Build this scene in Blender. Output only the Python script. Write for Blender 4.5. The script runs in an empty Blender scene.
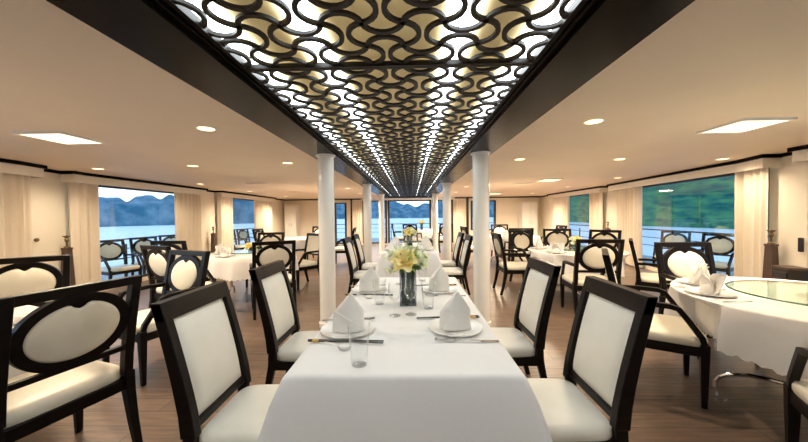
import bpy, math, random
from mathutils import Vector, Matrix
random.seed(7)
PI = math.pi
sc = bpy.context.scene
COL = sc.collection

# ------------------------------------------------------------------ materials
def mat(name, base=(.8, .8, .8), rough=.5, metal=0.0, coat=0.0, emit=None, estr=0.0, spec=.5, sheen=0.0):
    m = bpy.data.materials.new(name); m.use_nodes = True
    b = m.node_tree.nodes['Principled BSDF']
    b.inputs['Base Color'].default_value = (*base, 1)
    b.inputs['Roughness'].default_value = rough
    b.inputs['Metallic'].default_value = metal
    b.inputs['Coat Weight'].default_value = coat
    b.inputs['Coat Roughness'].default_value = .12
    b.inputs['Specular IOR Level'].default_value = spec
    b.inputs['Sheen Weight'].default_value = sheen
    if emit:
        b.inputs['Emission Color'].default_value = (*emit, 1)
        b.inputs['Emission Strength'].default_value = estr
    return m

def noise_color(m, c1, c2, scale=8, stretch=(1, 1, 1), detail=4, bump=0.0, lo=.35, hi=.65):
    """Object-space noise between two colours, optional bump."""
    nt = m.node_tree; b = nt.nodes['Principled BSDF']
    tc = nt.nodes.new('ShaderNodeTexCoord'); mp = nt.nodes.new('ShaderNodeMapping')
    mp.inputs['Scale'].default_value = stretch
    n = nt.nodes.new('ShaderNodeTexNoise'); n.inputs['Scale'].default_value = scale; n.inputs['Detail'].default_value = detail
    r = nt.nodes.new('ShaderNodeValToRGB')
    r.color_ramp.elements[0].position = lo; r.color_ramp.elements[1].position = hi
    r.color_ramp.elements[0].color = (*c1, 1); r.color_ramp.elements[1].color = (*c2, 1)
    nt.links.new(tc.outputs['Object'], mp.inputs['Vector']); nt.links.new(mp.outputs['Vector'], n.inputs['Vector'])
    nt.links.new(n.outputs['Fac'], r.inputs['Fac']); nt.links.new(r.outputs['Color'], b.inputs['Base Color'])
    if bump:
        bp = nt.nodes.new('ShaderNodeBump'); bp.inputs['Strength'].default_value = bump; bp.inputs['Distance'].default_value = .01
        nt.links.new(n.outputs['Fac'], bp.inputs['Height']); nt.links.new(bp.outputs['Normal'], b.inputs['Normal'])
    return m

def clear_glass(name, tint=(1, 1, 1), refl=.9):
    m = bpy.data.materials.new(name); m.use_nodes = True
    nt = m.node_tree; nt.nodes.remove(nt.nodes['Principled BSDF'])
    out = nt.nodes['Material Output']
    t = nt.nodes.new('ShaderNodeBsdfTransparent'); t.inputs['Color'].default_value = (*tint, 1)
    g = nt.nodes.new('ShaderNodeBsdfGlossy'); g.inputs['Roughness'].default_value = .03; g.inputs['Color'].default_value = (refl, refl, refl, 1)
    lw = nt.nodes.new('ShaderNodeLayerWeight'); pw = nt.nodes.new('ShaderNodeMath'); pw.operation = 'POWER'; pw.inputs[1].default_value = 3
    nt.links.new(lw.outputs['Facing'], pw.inputs[0])
    f = nt.nodes.new('ShaderNodeMath'); f.operation = 'MULTIPLY_ADD'; f.inputs[1].default_value = .7; f.inputs[2].default_value = .025
    nt.links.new(pw.outputs[0], f.inputs[0])
    mx = nt.nodes.new('ShaderNodeMixShader')
    nt.links.new(f.outputs[0], mx.inputs['Fac']); nt.links.new(t.outputs[0], mx.inputs[1]); nt.links.new(g.outputs[0], mx.inputs[2])
    nt.links.new(mx.outputs[0], out.inputs['Surface'])
    return m

M = {}
M['wood'] = noise_color(mat('dark_wood', (.02, .012, .009), .36, coat=.04, spec=.18), (.004, .0026, .0021), (.008, .005, .0037), 6, (1, 1, 8))
M['soffit'] = noise_color(mat('polished_dark_veneer', (.03, .017, .01), .26, spec=.06), (.003, .002, .0015), (.009, .006, .004), 3, (6, .5, 1), lo=.3, hi=.7)
M['lattice'] = mat('lattice_wood', (.010, .007, .005), .45, spec=.3)
M['leather'] = noise_color(mat('cream_leather', (.78, .74, .62), .42), (.76, .73, .65), (.81, .78, .70), 5, bump=.02)
M['leather_lamplit'] = noise_color(mat('lamp_tinted_cream_leather', (.76, .69, .54), .42), (.79, .73, .59), (.84, .78, .65), 5, bump=.02)  # same cream leather, the warm lamp light tinted into its colour
M['cloth'] = noise_color(mat('white_cloth', (.88, .86, .84), .85, sheen=.2, spec=.2), (.755, .75, .75), (.765, .76, .76), 30, bump=.03)
M['cloth_round'] = noise_color(mat('ivory_cloth', (.84, .78, .72), .85, sheen=.2, spec=.2), (.79, .755, .725), (.80, .765, .735), 30, bump=.03)
M['napkin'] = mat('napkin_linen', (.78, .75, .71), .9, spec=.2)
M['china'] = mat('white_china', (.86, .85, .82), .12, coat=.6)
M['steel'] = mat('polished_steel', (.72, .72, .72), .16, 1.0)
M['chrome'] = mat('chrome', (.8, .8, .82), .1, 1.0)
M['lacquer'] = mat('black_lacquer', (.012, .011, .011), .25, coat=.5)
M['gold'] = mat('gold_band', (.7, .48, .18), .3, .9)
M['glass'] = clear_glass('drinking_glass', (.985, .99, .99))
M['pane'] = clear_glass('window_glass', (.93, .97, .98), .55)
M['susan'] = clear_glass('table_glass', (.90, .97, .93))
M['susan_edge'] = mat('green_glass_edge', (.02, .10, .06), .15, coat=.5)
M['ceil'] = noise_color(mat('ceiling_paint', (.80, .73, .66), .6), (.84, .71, .56), (.86, .73, .58), 2)
M['wall'] = noise_color(mat('cream_wall', (.83, .75, .62), .55), (.88, .81, .67), (.90, .83, .69), 2)
M['pelmet'] = mat('pelmet_paint', (.90, .84, .73), .5)
M['curtain'] = noise_color(mat('curtain_linen', (.74, .66, .54), .9, sheen=.3, spec=.2), (.80, .71, .58), (.83, .74, .61), 60, bump=.0)
M['column'] = mat('column_lacquer', (.90, .87, .80), .25, coat=.4)
M['white'] = mat('white_paint', (.86, .85, .82), .4)
M['frame'] = mat('dark_window_frame', (.02, .017, .016), .4)
M['brownbox'] = mat('brown_wood_stand', (.10, .06, .045), .45)
M['bronze'] = mat('bronze', (.22, .15, .08), .35, .7)
M['leaf'] = noise_color(mat('leaf_green', (.12, .30, .05), .5), (.07, .22, .03), (.26, .42, .08), 20)
M['leafpale'] = noise_color(mat('leaf_pale', (.40, .52, .16), .55), (.28, .44, .10), (.58, .66, .28), 20)
M['vase'] = clear_glass('vase_glass', (.80, .82, .85))
M['wrap'] = noise_color(mat('dark_leaf_wrap', (.015, .05, .03), .35), (.008, .03, .02), (.03, .08, .045), 40, (6, 6, .6))
M['stem'] = mat('stem_green', (.14, .19, .13), .5)
M['yellow'] = noise_color(mat('petal_yellow', (.85, .66, .28), .6), (.90, .66, .15), (.95, .85, .45), 18)
M['ivory'] = noise_color(mat('petal_ivory', (.85, .83, .62), .6), (.78, .82, .50), (.93, .91, .80), 14)
M['red'] = mat('red_lacquer', (.35, .03, .02), .35)
M['deck'] = noise_color(mat('deck_boards', (.30, .33, .34), .5), (.24, .27, .28), (.36, .39, .40), 6, (8, 1, 1))
M['rail'] = mat('dark_rail', (.03, .03, .035), .4)
M['lamp_white'] = mat('lamp_glow', (1, .95, .85), .5, emit=(1, .80, .46), estr=1.1)
M['down'] = mat('downlight_glow', (1, .9, .75), .5, emit=(1, .76, .40), estr=1.4)
M['hill_left'] = noise_color(mat('hazed_limestone_hill', (.05, .13, .19), 1, spec=0), (.05, .15, .22), (.22, .32, .40), .09, detail=8, lo=.4, hi=.72)  # distance haze is mixed into these bluish base colours
M['hill_right'] = noise_color(mat('forest_hill', (.02, .11, .07), 1, spec=0), (.012, .10, .09), (.10, .28, .11), .35, (.5, .5, 1.6), detail=8, lo=.35, hi=.7)
M['sea'] = noise_color(mat('sea_water', (.78, .80, .83), .6, spec=.2), (.76, .79, .83), (.81, .83, .85), .02)

# wood plank floor, boards run across the room
fm = mat('plank_floor', (.2, .12, .08), .33); M['floor'] = fm
nt = fm.node_tree; b = nt.nodes['Principled BSDF']
tc = nt.nodes.new('ShaderNodeTexCoord')
br = nt.nodes.new('ShaderNodeTexBrick')
br.inputs['Scale'].default_value = 1; br.inputs['Brick Width'].default_value = 1.3; br.inputs['Row Height'].default_value = .15
br.inputs['Mortar Size'].default_value = .0025; br.offset = .37
br.inputs['Color1'].default_value = (.21, .143, .102, 1); br.inputs['Color2'].default_value = (.165, .111, .081, 1); br.inputs['Mortar'].default_value = (.05, .028, .018, 1)
mp = nt.nodes.new('ShaderNodeMapping'); mp.inputs['Scale'].default_value = (1.5, 16, 1)
n1 = nt.nodes.new('ShaderNodeTexNoise'); n1.inputs['Scale'].default_value = 2.2; n1.inputs['Detail'].default_value = 6
rp = nt.nodes.new('ShaderNodeValToRGB'); rp.color_ramp.elements[0].color = (.62, .62, .62, 1); rp.color_ramp.elements[1].color = (1.25, 1.2, 1.15, 1)
rp.color_ramp.elements[0].position = .3; rp.color_ramp.elements[1].position = .7
mx = nt.nodes.new('ShaderNodeMix'); mx.data_type = 'RGBA'; mx.blend_type = 'MULTIPLY'; mx.inputs['Factor'].default_value = 1
nt.links.new(tc.outputs['Object'], br.inputs['Vector']); nt.links.new(tc.outputs['Object'], mp.inputs['Vector'])
nt.links.new(mp.outputs['Vector'], n1.inputs['Vector']); nt.links.new(n1.outputs['Fac'], rp.inputs['Fac'])
nt.links.new(br.outputs['Color'], mx.inputs['A']); nt.links.new(rp.outputs['Color'], mx.inputs['B'])
nt.links.new(mx.outputs['Result'], b.inputs['Base Color'])

AX = -.11          # the long axis of the beam and its columns
# lit onyx sheet above the lattice: four lamp tubes run along it
om = mat('lit_onyx', (.55, .48, .30), .4); M['onyx'] = om
nt = om.node_tree; b = nt.nodes['Principled BSDF']
tc = nt.nodes.new('ShaderNodeTexCoord'); sx = nt.nodes.new('ShaderNodeSeparateXYZ')
nt.links.new(tc.outputs['Object'], sx.inputs[0])
def mth(op, a, bb=None):
    n = nt.nodes.new('ShaderNodeMath'); n.operation = op
    for i, v in enumerate((a, bb)):
        if v is None: continue
        if isinstance(v, (int, float)): n.inputs[i].default_value = v
        else: nt.links.new(v, n.inputs[i])
    return n.outputs[0]
ax = mth('ABSOLUTE', sx.outputs['X'])
def band(c, w):
    d = mth('DIVIDE', mth('SUBTRACT', ax, c), w)
    return mth('EXPONENT', mth('MULTIPLY', mth('MULTIPLY', d, d), -1.0))
tubes = mth('ADD', band(.335, .06), band(.72, .08))
nz = nt.nodes.new('ShaderNodeTexNoise'); nz.inputs['Scale'].default_value = 3; nz.inputs['Detail'].default_value = 5
nt.links.new(tc.outputs['Object'], nz.inputs['Vector'])
veins = mth('ADD', mth('MULTIPLY', nz.outputs['Fac'], .9), .55)
cr = nt.nodes.new('ShaderNodeValToRGB')
cr.color_ramp.elements[0].color = (.62, .44, .18, 1); cr.color_ramp.elements[1].color = (.88, .96, 1, 1); cr.color_ramp.elements[1].position = .6
e = cr.color_ramp.elements.new(.2); e.color = (.80, .78, .50, 1)
nt.links.new(tubes, cr.inputs['Fac']); nt.links.new(cr.outputs['Color'], b.inputs['Emission Color'])
nt.links.new(mth('MULTIPLY', mth('ADD', mth('MULTIPLY', tubes, 4.6), .15), veins), b.inputs['Emission Strength'])

# ------------------------------------------------------------------ mesh builder
class MB:
    def __init__(s): s.v = []; s.f = []
    def add(s, vs, fs, mtx=None):
        o = len(s.v)
        s.v += [tuple(mtx @ Vector(p)) if mtx else tuple(p) for p in vs]
        s.f += [tuple(i + o for i in f) for f in fs]
        return s
    def box(s, x0, x1, y0, y1, z0, z1, mtx=None):
        vs = [(x, y, z) for z in (z0, z1) for y in (y0, y1) for x in (x0, x1)]
        return s.add(vs, [(0, 2, 3, 1), (4, 5, 7, 6), (0, 1, 5, 4), (2, 6, 7, 3), (0, 4, 6, 2), (1, 3, 7, 5)], mtx)
    def loft(s, rings, closed=True, cap=True):
        n = len(rings[0]); vs = [p for r in rings for p in r]; fs = []
        for i in range(len(rings) - 1):
            for j in range(n if closed else n - 1):
                k = (j + 1) % n
                fs.append((i * n + j, i * n + k, (i + 1) * n + k, (i + 1) * n + j))
        if cap: fs += [tuple(reversed(range(n))), tuple(range((len(rings) - 1) * n, len(rings) * n))]
        return s.add(vs, fs)
    def bar(s, secs):
        """secs: list of (centre, half_x, half_y) horizontal rectangles lofted along z."""
        return s.loft([[(c[0] - a, c[1] - bb, c[2]), (c[0] + a, c[1] - bb, c[2]), (c[0] + a, c[1] + bb, c[2]), (c[0] - a, c[1] + bb, c[2])] for c, a, bb in secs])
    def tube(s, pts, r, n=8, cap=True):
        pts = [Vector(p) for p in pts]; rings = []
        up = None
        for i, p in enumerate(pts):
            t = (pts[min(i + 1, len(pts) - 1)] - pts[max(i - 1, 0)]).normalized()
            if up is None or abs(up.dot(t)) > .98:
                up = Vector((0, 0, 1)) if abs(t.z) < .9 else Vector((1, 0, 0))
            u = t.cross(up).normalized(); w = u.cross(t).normalized(); up = w
            rr = r[i] if isinstance(r, (list, tuple)) else r
            rings.append([p + u * math.cos(2 * PI * k / n) * rr + w * math.sin(2 * PI * k / n) * rr for k in range(n)])
        return s.loft(rings, cap=cap)
    def strip(s, pts, hw, hh, cap=True):
        """rectangular section bar along pts; hw half width (sideways, horizontal), hh half height."""
        pts = [Vector(p) for p in pts]; rings = []
        for i, p in enumerate(pts):
            t = (pts[min(i + 1, len(pts) - 1)] - pts[max(i - 1, 0)]).normalized()
            u = t.cross(Vector((0, 0, 1)))
            u = u.normalized() if u.length > 1e-4 else Vector((1, 0, 0))
            w = u.cross(t).normalized()
            rings.append([p - u * hw - w * hh, p + u * hw - w * hh, p + u * hw + w * hh, p - u * hw + w * hh])
        return s.loft(rings, cap=cap)
    def lathe(s, prof, n=24, c=(0, 0, 0), cap=False):
        rings = [[(c[0] + r * math.cos(2 * PI * k / n), c[1] + r * math.sin(2 * PI * k / n), c[2] + z) for k in range(n)] for r, z in prof]
        return s.loft(rings, cap=cap)
    def sphere(s, c, r, n=10, m=6, sz=1):
        return s.lathe([(max(1e-4, r * math.sin(PI * i / m)), -r * sz * math.cos(PI * i / m)) for i in range(m + 1)], n, c)
    def build(s, name, m, parent=None, smooth=35, bevel=0, loc=None, rz=0):
        me = bpy.data.meshes.new(name); me.from_pydata(s.v, [], s.f); me.update()
        import bmesh
        bm = bmesh.new(); bm.from_mesh(me); bmesh.ops.recalc_face_normals(bm, faces=bm.faces); bm.to_mesh(me); bm.free()
        me.materials.append(m)
        if smooth:
            me.shade_smooth(); me.set_sharp_from_angle(angle=math.radians(smooth))
        o = bpy.data.objects.new(name, me); COL.objects.link(o)
        if parent: o.parent = parent
        if loc: o.location = loc
        o.rotation_euler.z = rz
        if bevel:
            bv = o.modifiers.new('bevel', 'BEVEL'); bv.width = bevel; bv.segments = 2; bv.limit_method = 'ANGLE'; bv.angle_limit = math.radians(40)
        return o

def tag(o, label=None, cat=None, group=None, kind=None):
    if label: o['label'] = label
    if cat: o['category'] = cat
    if group: o['group'] = group
    if kind: o['kind'] = kind
    return o
def empty(name, loc=(0, 0, 0), rz=0):
    o = bpy.data.objects.new(name, None); COL.objects.link(o); o.location = loc; o.rotation_euler.z = rz; o.empty_display_size = .1
    return o
KIDS = {}
def kids(o):
    if o.name not in KIDS: KIDS[o.name] = [c for c in COL.objects if c.parent == o]
    return KIDS[o.name]
def copy_tree(o, parent=None):
    c = o.copy(); COL.objects.link(c); c.parent = parent
    for ch in list(kids(o)): copy_tree(ch, c)
    return c
PROTO = {}
def place(kind, loc, rz, label, cat, group=None, scale=None):
    """The first placing moves the model itself; later ones are copies with copied parts."""
    o, used = PROTO[kind]
    if used: o = copy_tree(o)
    else: PROTO[kind] = (o, True)
    o.location = loc; o.rotation_euler.z = rz
    if scale: o.scale = (scale,) * 3
    if group is None and 'group' in o: del o['group']
    return tag(o, label, cat, group)
def heading(dx, dy):        # z rotation turning local +Y into (dx, dy)
    return math.atan2(-dx, dy)
def struct(name, mb, m, parent=None, **k):
    o = mb.build(name, m, parent, **k)
    if parent is None: o['kind'] = 'structure'
    return o

# ------------------------------------------------------------------ room shell
HC, HS = 2.13, 2.09
YB, YF = -3.2, 14.2
def interp(tab, y):
    for (y0, x0), (y1, x1) in zip(tab, tab[1:]):
        if y <= y1: return x0 + (x1 - x0) * (y - y0) / (y1 - y0)
    return tab[-1][1]
LT = [(YB, -4.9), (4.0, -5.2), (5.1, -5.5), (16, -5.62)]
RT = [(YB, 4.5), (4.0, 4.75), (4.9, 5.03), (9.3, 5.55), (16, 5.66)]
def WX(side, y, off=0.0):   # pelmet-face line of the side wall, off > 0 goes outwards
    return interp(LT, y) - off if side < 0 else interp(RT, y) + off
WOFF = .24
def wall_run(mb, side, y0, y1, z0, z1, o0, o1):
    ys = [y0] + [y for y, _ in (LT if side < 0 else RT) if y0 < y < y1] + [y1]
    rings = [[(WX(side, y, o0), y, z0), (WX(side, y, o1), y, z0), (WX(side, y, o1), y, z1), (WX(side, y, o0), y, z1)] for y in ys]
    mb.loft(rings)
struct('floor', MB().box(-6.2, 6.3, YB - .1, YF + .15, -.15, 0), M['floor'])
cb = MB()
cb.box(-6.2, AX - 1.105, YB - .1, YF + .15, HC, HC + .25)
cb.box(AX + 1.105, 6.3, YB - .1, YF + .15, HC, HC + .25)
cb.box(AX - 1.105, AX + 1.105, 13.25, YF + .15, HC, HC + .25)
cb.box(AX - 1.105, AX + 1.105, YB - .1, YF + .15, HC + .12, HC + .25)
struct('ceiling', cb, M['ceil'], smooth=0)
# glossy dark border of the light coffer, with a stepped inner moulding
for s, nm in ((-1, 'trim_1'), (1, 'trim_2')):
    tb = MB(); a, bq = AX + s * .80, AX + s * 1.115
    tb.box(min(a, bq), max(a, bq), YB, 13.25, HS, HC + .1)
    a, bq = AX + s * .772, AX + s * .80
    tb.box(min(a, bq), max(a, bq), YB, 13.25, HS + .022, HC + .1)
    struct(nm, tb, M['soffit'], smooth=0)
struct('trim_3', MB().box(AX - 1.115, AX + 1.115, 13.25, 13.55, HS, HC + .1), M['soffit'], smooth=0)

bays = {-1: [(-2.4, 4.38), (4.93, 8.3), (9.0, 12.7)], 1: [(-2.4, 3.98), (4.42, 8.75), (9.25, 12.8)]}
glassr = {-1: [(-2.0, 4.1), (5.1, 7.85), (9.35, 12.2)], 1: [(-2.0, 3.75), (4.6, 8.4), (9.5, 12.6)]}
ZW0, ZW1 = .08, 1.99
win_n = 0
for side, nm in ((-1, 'left'), (1, 'right')):
    wb = MB(); y = YB
    for g0, g1 in glassr[side]:
        wall_run(wb, side, y, g0, 0, HC, WOFF, WOFF + .14)
        wall_run(wb, side, g0, g1, ZW1, HC, WOFF, WOFF + .14)
        wall_run(wb, side, g0, g1, 0, ZW0, WOFF, WOFF + .14)
        y = g1
    wall_run(wb, side, y, YF, 0, HC, WOFF, WOFF + .14)
    struct('wall_' + nm, wb, M['wall'], smooth=0)
    bb = MB(); y = YB
    for g0, g1 in glassr[side]:
        wall_run(bb, side, y, g0, 0, .09, WOFF - .015, WOFF); y = g1
    wall_run(bb, side, y, YF, 0, .09, WOFF - .015, WOFF)
    struct('baseboard_' + nm, bb, M['soffit'], smooth=0)
    for g0, g1 in glassr[side]:
        win_n += 1
        fb = MB()
        for a, c in ((g0, g0 + .05), (g1 - .05, g1)): wall_run(fb, side, a, c, ZW0, ZW1, WOFF + .03, WOFF + .1)
        for a, c in ((ZW0, ZW0 + .05), (ZW1 - .05, ZW1)): wall_run(fb, side, g0, g1, a, c, WOFF + .035, WOFF + .095)
        w = struct('window_%d' % win_n, fb, M['frame'], smooth=0)
        pb = MB(); wall_run(pb, side, g0 + .05, g1 - .05, ZW0 + .05, ZW1 - .05, WOFF + .06, WOFF + .07)
        pb.build('window_pane', M['pane'], w, smooth=0)
    # dark crown moulding steps around every pelmet
    cm = MB(); y = YB
    for p0, p1 in bays[side]:
        wall_run(cm, side, y, p0, HC - .05, HC, WOFF - .035, WOFF)
        wall_run(cm, side, p0 - .03, p1 + .03, HC - .05, HC, -.03, WOFF)
        y = p1
    wall_run(cm, side, y, YF, HC - .05, HC, WOFF - .035, WOFF)
    struct('trim_%d' % (4 if side < 0 else 5), cm, M['soffit'], smooth=0)
    names = ['nearest', 'middle', 'farthest']
    for i, (p0, p1) in enumerate(bays[side]):
        pm = MB(); wall_run(pm, side, p0, p1, 1.95, HC - .05, 0, .02)
        for a, c in ((p0, p0 + .02), (p1 - .02, p1)): wall_run(pm, side, a, c, 1.95, HC - .05, .02, WOFF)
        wall_run(pm, side, p0 + .02, p1 - .02, HC - .09, HC - .05, .02, WOFF)
        o = pm.build('curtain_pelmet', M['pelmet'], smooth=0)
        tag(o, 'cream box pelmet over the %s window of the %s wall' % (names[i], nm), 'pelmet', 'cream pelmets over the windows')
# pelmet-hung curtains: pleated sheets with real thickness
def curtain(side, y0, y1, seed, gather):
    rnd = random.Random(seed); n = 56; L = y1 - y0
    k = max(3, round(L / .14)); ph = rnd.random() * 6; rows = [(1.99, 1.0), (1.5, 1.0), (1.0, .98), (.5, 1.0), (.03, 1.03)]
    front, back = [], []
    for z, sc_ in rows:
        fr, bk = [], []
        for i in range(n + 1):
            t = i / n; yy = (y0 + y1) / 2 + (t - .5) * L * sc_
            d = .125 + .055 * math.sin(2 * PI * k * t + ph + .8 * math.sin(3 * t * PI + seed)) * (.7 + .3 * math.sin(5 * t + seed)) + .012 * math.sin(2 * PI * 2.3 * t + seed)
            x = WX(side, min(max(yy, YB), 15), 0)
            fr.append((x + (d - .004) * side, yy, z)); bk.append((x + (d + .004) * side, yy, z))
        front.append(fr); back.append(bk)
    return MB().loft([f + list(reversed(bq)) for f, bq in zip(front, back)]).build('curtain', M['curtain'], smooth=80)
cur = {-1: [(3.4, 4.33, 'hanging at the far end of the nearest left window'), (4.97, 5.42, 'gathered at the near side of the big left window'),
            (7.28, 8.2, 'hanging at the far side of the big left window'), (9.03, 9.75, 'at the near side of the small far left window'), (11.15, 12.6, 'at the far side of the small far left window')],
       1: [(3.1, 3.86, 'hanging at the far end of the nearest right window'), (4.49, 5.07, 'gathered at the near side of the big right window'),
           (7.5, 8.6, 'hanging at the far side of the big right window'), (9.3, 9.95, 'at the near side of the small far right window'), (11.4, 12.7, 'at the far side of the small far right window')]}
for s in (-1, 1):
    for i, (a, c, t) in enumerate(cur[s]):
        tag(curtain(s, a, c, i * 3 + s, 0), 'beige floor length curtain ' + t, 'curtain', 'beige window curtains')

# far wall: openings (x0, x1, z0, z1)
ops = [(-3.5, -2.98, .06, 1.95), (-2.2, -1.12, .06, 2.03), (-1.04, .90, .06, 2.03), (1.0, 1.9, .06, 2.03), (2.74, 3.84, .62, 1.97)]
wb = MB(); x = WX(-1, YF, WOFF)
xe = WX(1, YF, WOFF)
for x0, x1, z0, z1 in ops:
    if x0 - x > .01: wb.box(x, x0, YF, YF + .14, 0, HC)
    wb.box(x0, x1, YF, YF + .14, z1, HC)
    wb.box(x0, x1, YF, YF + .14, 0, z0)
    x = x1
wb.box(x, xe, YF, YF + .14, 0, HC)
struct('wall_far', wb, M['wall'], smooth=0)
for x0, x1, z0, z1 in ops:
    win_n += 1; fb = MB(); t = .08
    fb.box(x0 - .02, x0 + t - .02, YF - .03, YF + .1, z0, z1); fb.box(x1 - t + .02, x1 + .02, YF - .03, YF + .1, z0, z1)
    fb.box(x0 + t - .02, x1 - t + .02, YF - .03, YF + .1, z1 - .05, z1); fb.box(x0 + t - .02, x1 - t + .02, YF - .03, YF + .1, z0, z0 + .05)
    w = struct('window_%d' % win_n, fb, M['frame'], smooth=0)
    MB().box(x0 + t - .02, x1 - t + .02, YF + .04, YF + .05, z0 + .05, z1 - .05).build('window_pane', M['pane'], w, smooth=0)
struct('trim_6', MB().box(-2.76, -2.68, YF - .07, YF, 0, HC - .05).box(2.52, 2.62, YF - .07, YF, 0, HC - .05), M['frame'], smooth=0)
struct('trim_7', MB().box(WX(-1, YF, WOFF), -2.3, YF - .04, YF, HC - .05, HC).box(2.0, xe, YF - .04, YF, HC - .05, HC), M['soffit'], smooth=0)
struct('trim_8', MB().box(-2.2, 2.0, YF - .09, YF - .035, 2.03, HC - .0), M['white'], smooth=0)
wb = MB().box(-5.3, 4.9, YB - .14, YB, 0, HC); struct('wall_back', wb, M['wall'], smooth=0)
def flat_curtain(x0, x1, y, label, seed):
    n = 40; rings = []
    for z in (2.02, 1.0, .03):
        fr = [(x0 + (x1 - x0) * i / n, y - .03 * math.sin(2 * PI * 5 * i / n + seed), z) for i in range(n + 1)]
        rings.append(fr + [(p[0], p[1] + .008, p[2]) for p in reversed(fr)])
    tag(MB().loft(rings).build('curtain', M['curtain'], smooth=80), label, 'curtain', 'beige window curtains')
flat_curtain(-2.66, -2.24, YF - .16, 'beige curtain on the far wall left of the glazed end', 1)
flat_curtain(2.0, 2.48, YF - .16, 'beige curtain on the far wall right of the glazed end', 2)

# doors with handles at the near side walls, pedestals, low cabinet
for side, y0, y1, nm in ((-1, 4.36, 4.86, 'door_1'), (1, 4.0, 4.42, 'door_2')):
    db = MB(); wall_run(db, side, y0, y1, .02, 1.93, WOFF - .022, WOFF + .002)
    d = struct(nm, db, M['white'] if False else M['wall'], smooth=0)
    yy = y0 + .06; xx = WX(side, yy, WOFF - .03)
    if side < 0: MB().sphere((xx + .03, yy, 1.05), .03).build('door_knob', M['bronze'], d)
    else: MB().box(xx - .03, xx + .008, yy - .02, yy + .02, .82, 1.0).build('door_handle', M['frame'], d, bevel=.006)

def make_pedestal():
    root = empty('pedestal')
    MB().bar([((0, 0, 0), .08, .075), ((0, 0, .03), .08, .075), ((0, 0, .031), .068, .068), ((0, 0, .86), .042, .045)]).build('pedestal_column', M['brownbox'], root, bevel=.004)
    MB().box(-.05, .05, -.05, .05, .86, .89).build('pedestal_top', M['brownbox'], root, bevel=.004)
    return root
PROTO['pedestal'] = (make_pedestal(), False)
def make_figure():
    root = empty('figurine')
    MB().lathe([(.0001, 0), (.04, 0), (.04, .015), (.014, .03), (.012, .08), (.022, .10), (.028, .13), (.016, .155), (.0001, .16)], 12).build('figurine_body', M['bronze'], root)
    fb = MB()
    for k in range(5):
        a = 2 * PI * k / 5
        fb.tube([(0, 0, .15), (.025 * math.cos(a), .025 * math.sin(a), .18), (.05 * math.cos(a), .05 * math.sin(a), .19)], [.008, .012, .003], 6)
    fb.sphere((0, 0, .185), .017); fb.build('figurine_head', M['bronze'], root)
    return root
PROTO['figurine'] = (make_figure(), False)
for s, y, tx in ((-1, 4.86, 'left wall before the big window'), (1, 4.4, 'right wall before the big window'), (-1, 8.72, 'left wall before the small far window'), (1, 8.98, 'right wall before the small far window')):
    xx = WX(s, y, WOFF - .13)
    place('pedestal', (xx, y, 0), 0, 'slim brown tapered pedestal against the ' + tx, 'pedestal', 'brown pedestals by the windows')
    place('figurine', (xx, y, .89), 0, 'small bronze flower ornament on the pedestal at the ' + tx, 'ornament', 'bronze ornaments on pedestals')
cbn = empty('low_cabinet', (WX(1, 4.06, WOFF - .16), 4.06, 0), heading(-1, .3))
MB().box(-.12, .12, -.1, .1, 0, .60).build('cabinet_body', M['frame'], cbn, bevel=.004)
MB().box(-.13, .13, -.11, .11, .60, .63).build('cabinet_top', M['brownbox'], cbn, bevel=.004)
MB().box(-.1, .1, .10, .108, .05, .56).build('cabinet_door', M['lacquer'], cbn)
tag(cbn, 'low black cabinet with a brown top at the right wall below the door handle', 'cabinet')
# tall white cabinets in the far corners
for x0, x1, tx in ((-5.62, -5.1, 'left'), (4.86, 5.52, 'right')):
    c = empty('tall_cabinet', ((x0 + x1) / 2, 13.9, 0)); w = (x1 - x0) / 2
    MB().box(-w, w, -.24, .26, 0, 1.84).build('cabinet_body', M['white'], c, bevel=.005)
    for s in (-1, 1):
        d = MB().box(.006 if s > 0 else -w + .01, w - .01 if s > 0 else -.006, -.262, -.241, .06, 1.81).build('cabinet_door', M['white'], c, bevel=.003)
        MB().box(s * .05 - .008, s * .05 + .008, -.285, -.262, .9, 1.05).build('door_handle', M['steel'], d)
    tag(c, 'tall white cabinet standing in the far %s corner' % tx, 'cabinet', 'tall white corner cabinets')

# ------------------------------------------------------------------ columns
for i, y in enumerate((3.78, 7.35, 10.95)):
    for s in (-1, 1):
        c = empty('column', (AX + (.96 if s > 0 else -.925), y, 0))
        MB().lathe([(.098, 0), (.098, HS - .02)], 32, cap=True).build('column_shaft', M['column'], c)
        MB().lathe([(.118, HS - .02), (.118, HS)], 32, cap=True).build('column_cap', M['column'], c)
        MB().lathe([(.112, 0), (.112, .05), (.1, .06)], 32, cap=True).build('column_base', M['column'], c)
        tag(c, 'round cream column on the %s of the tables, %s' % ('left' if s < 0 else 'right', ('nearest of its row', 'second in its row', 'farthest of its row')[i]), 'column', 'cream columns under the beam')

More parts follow.
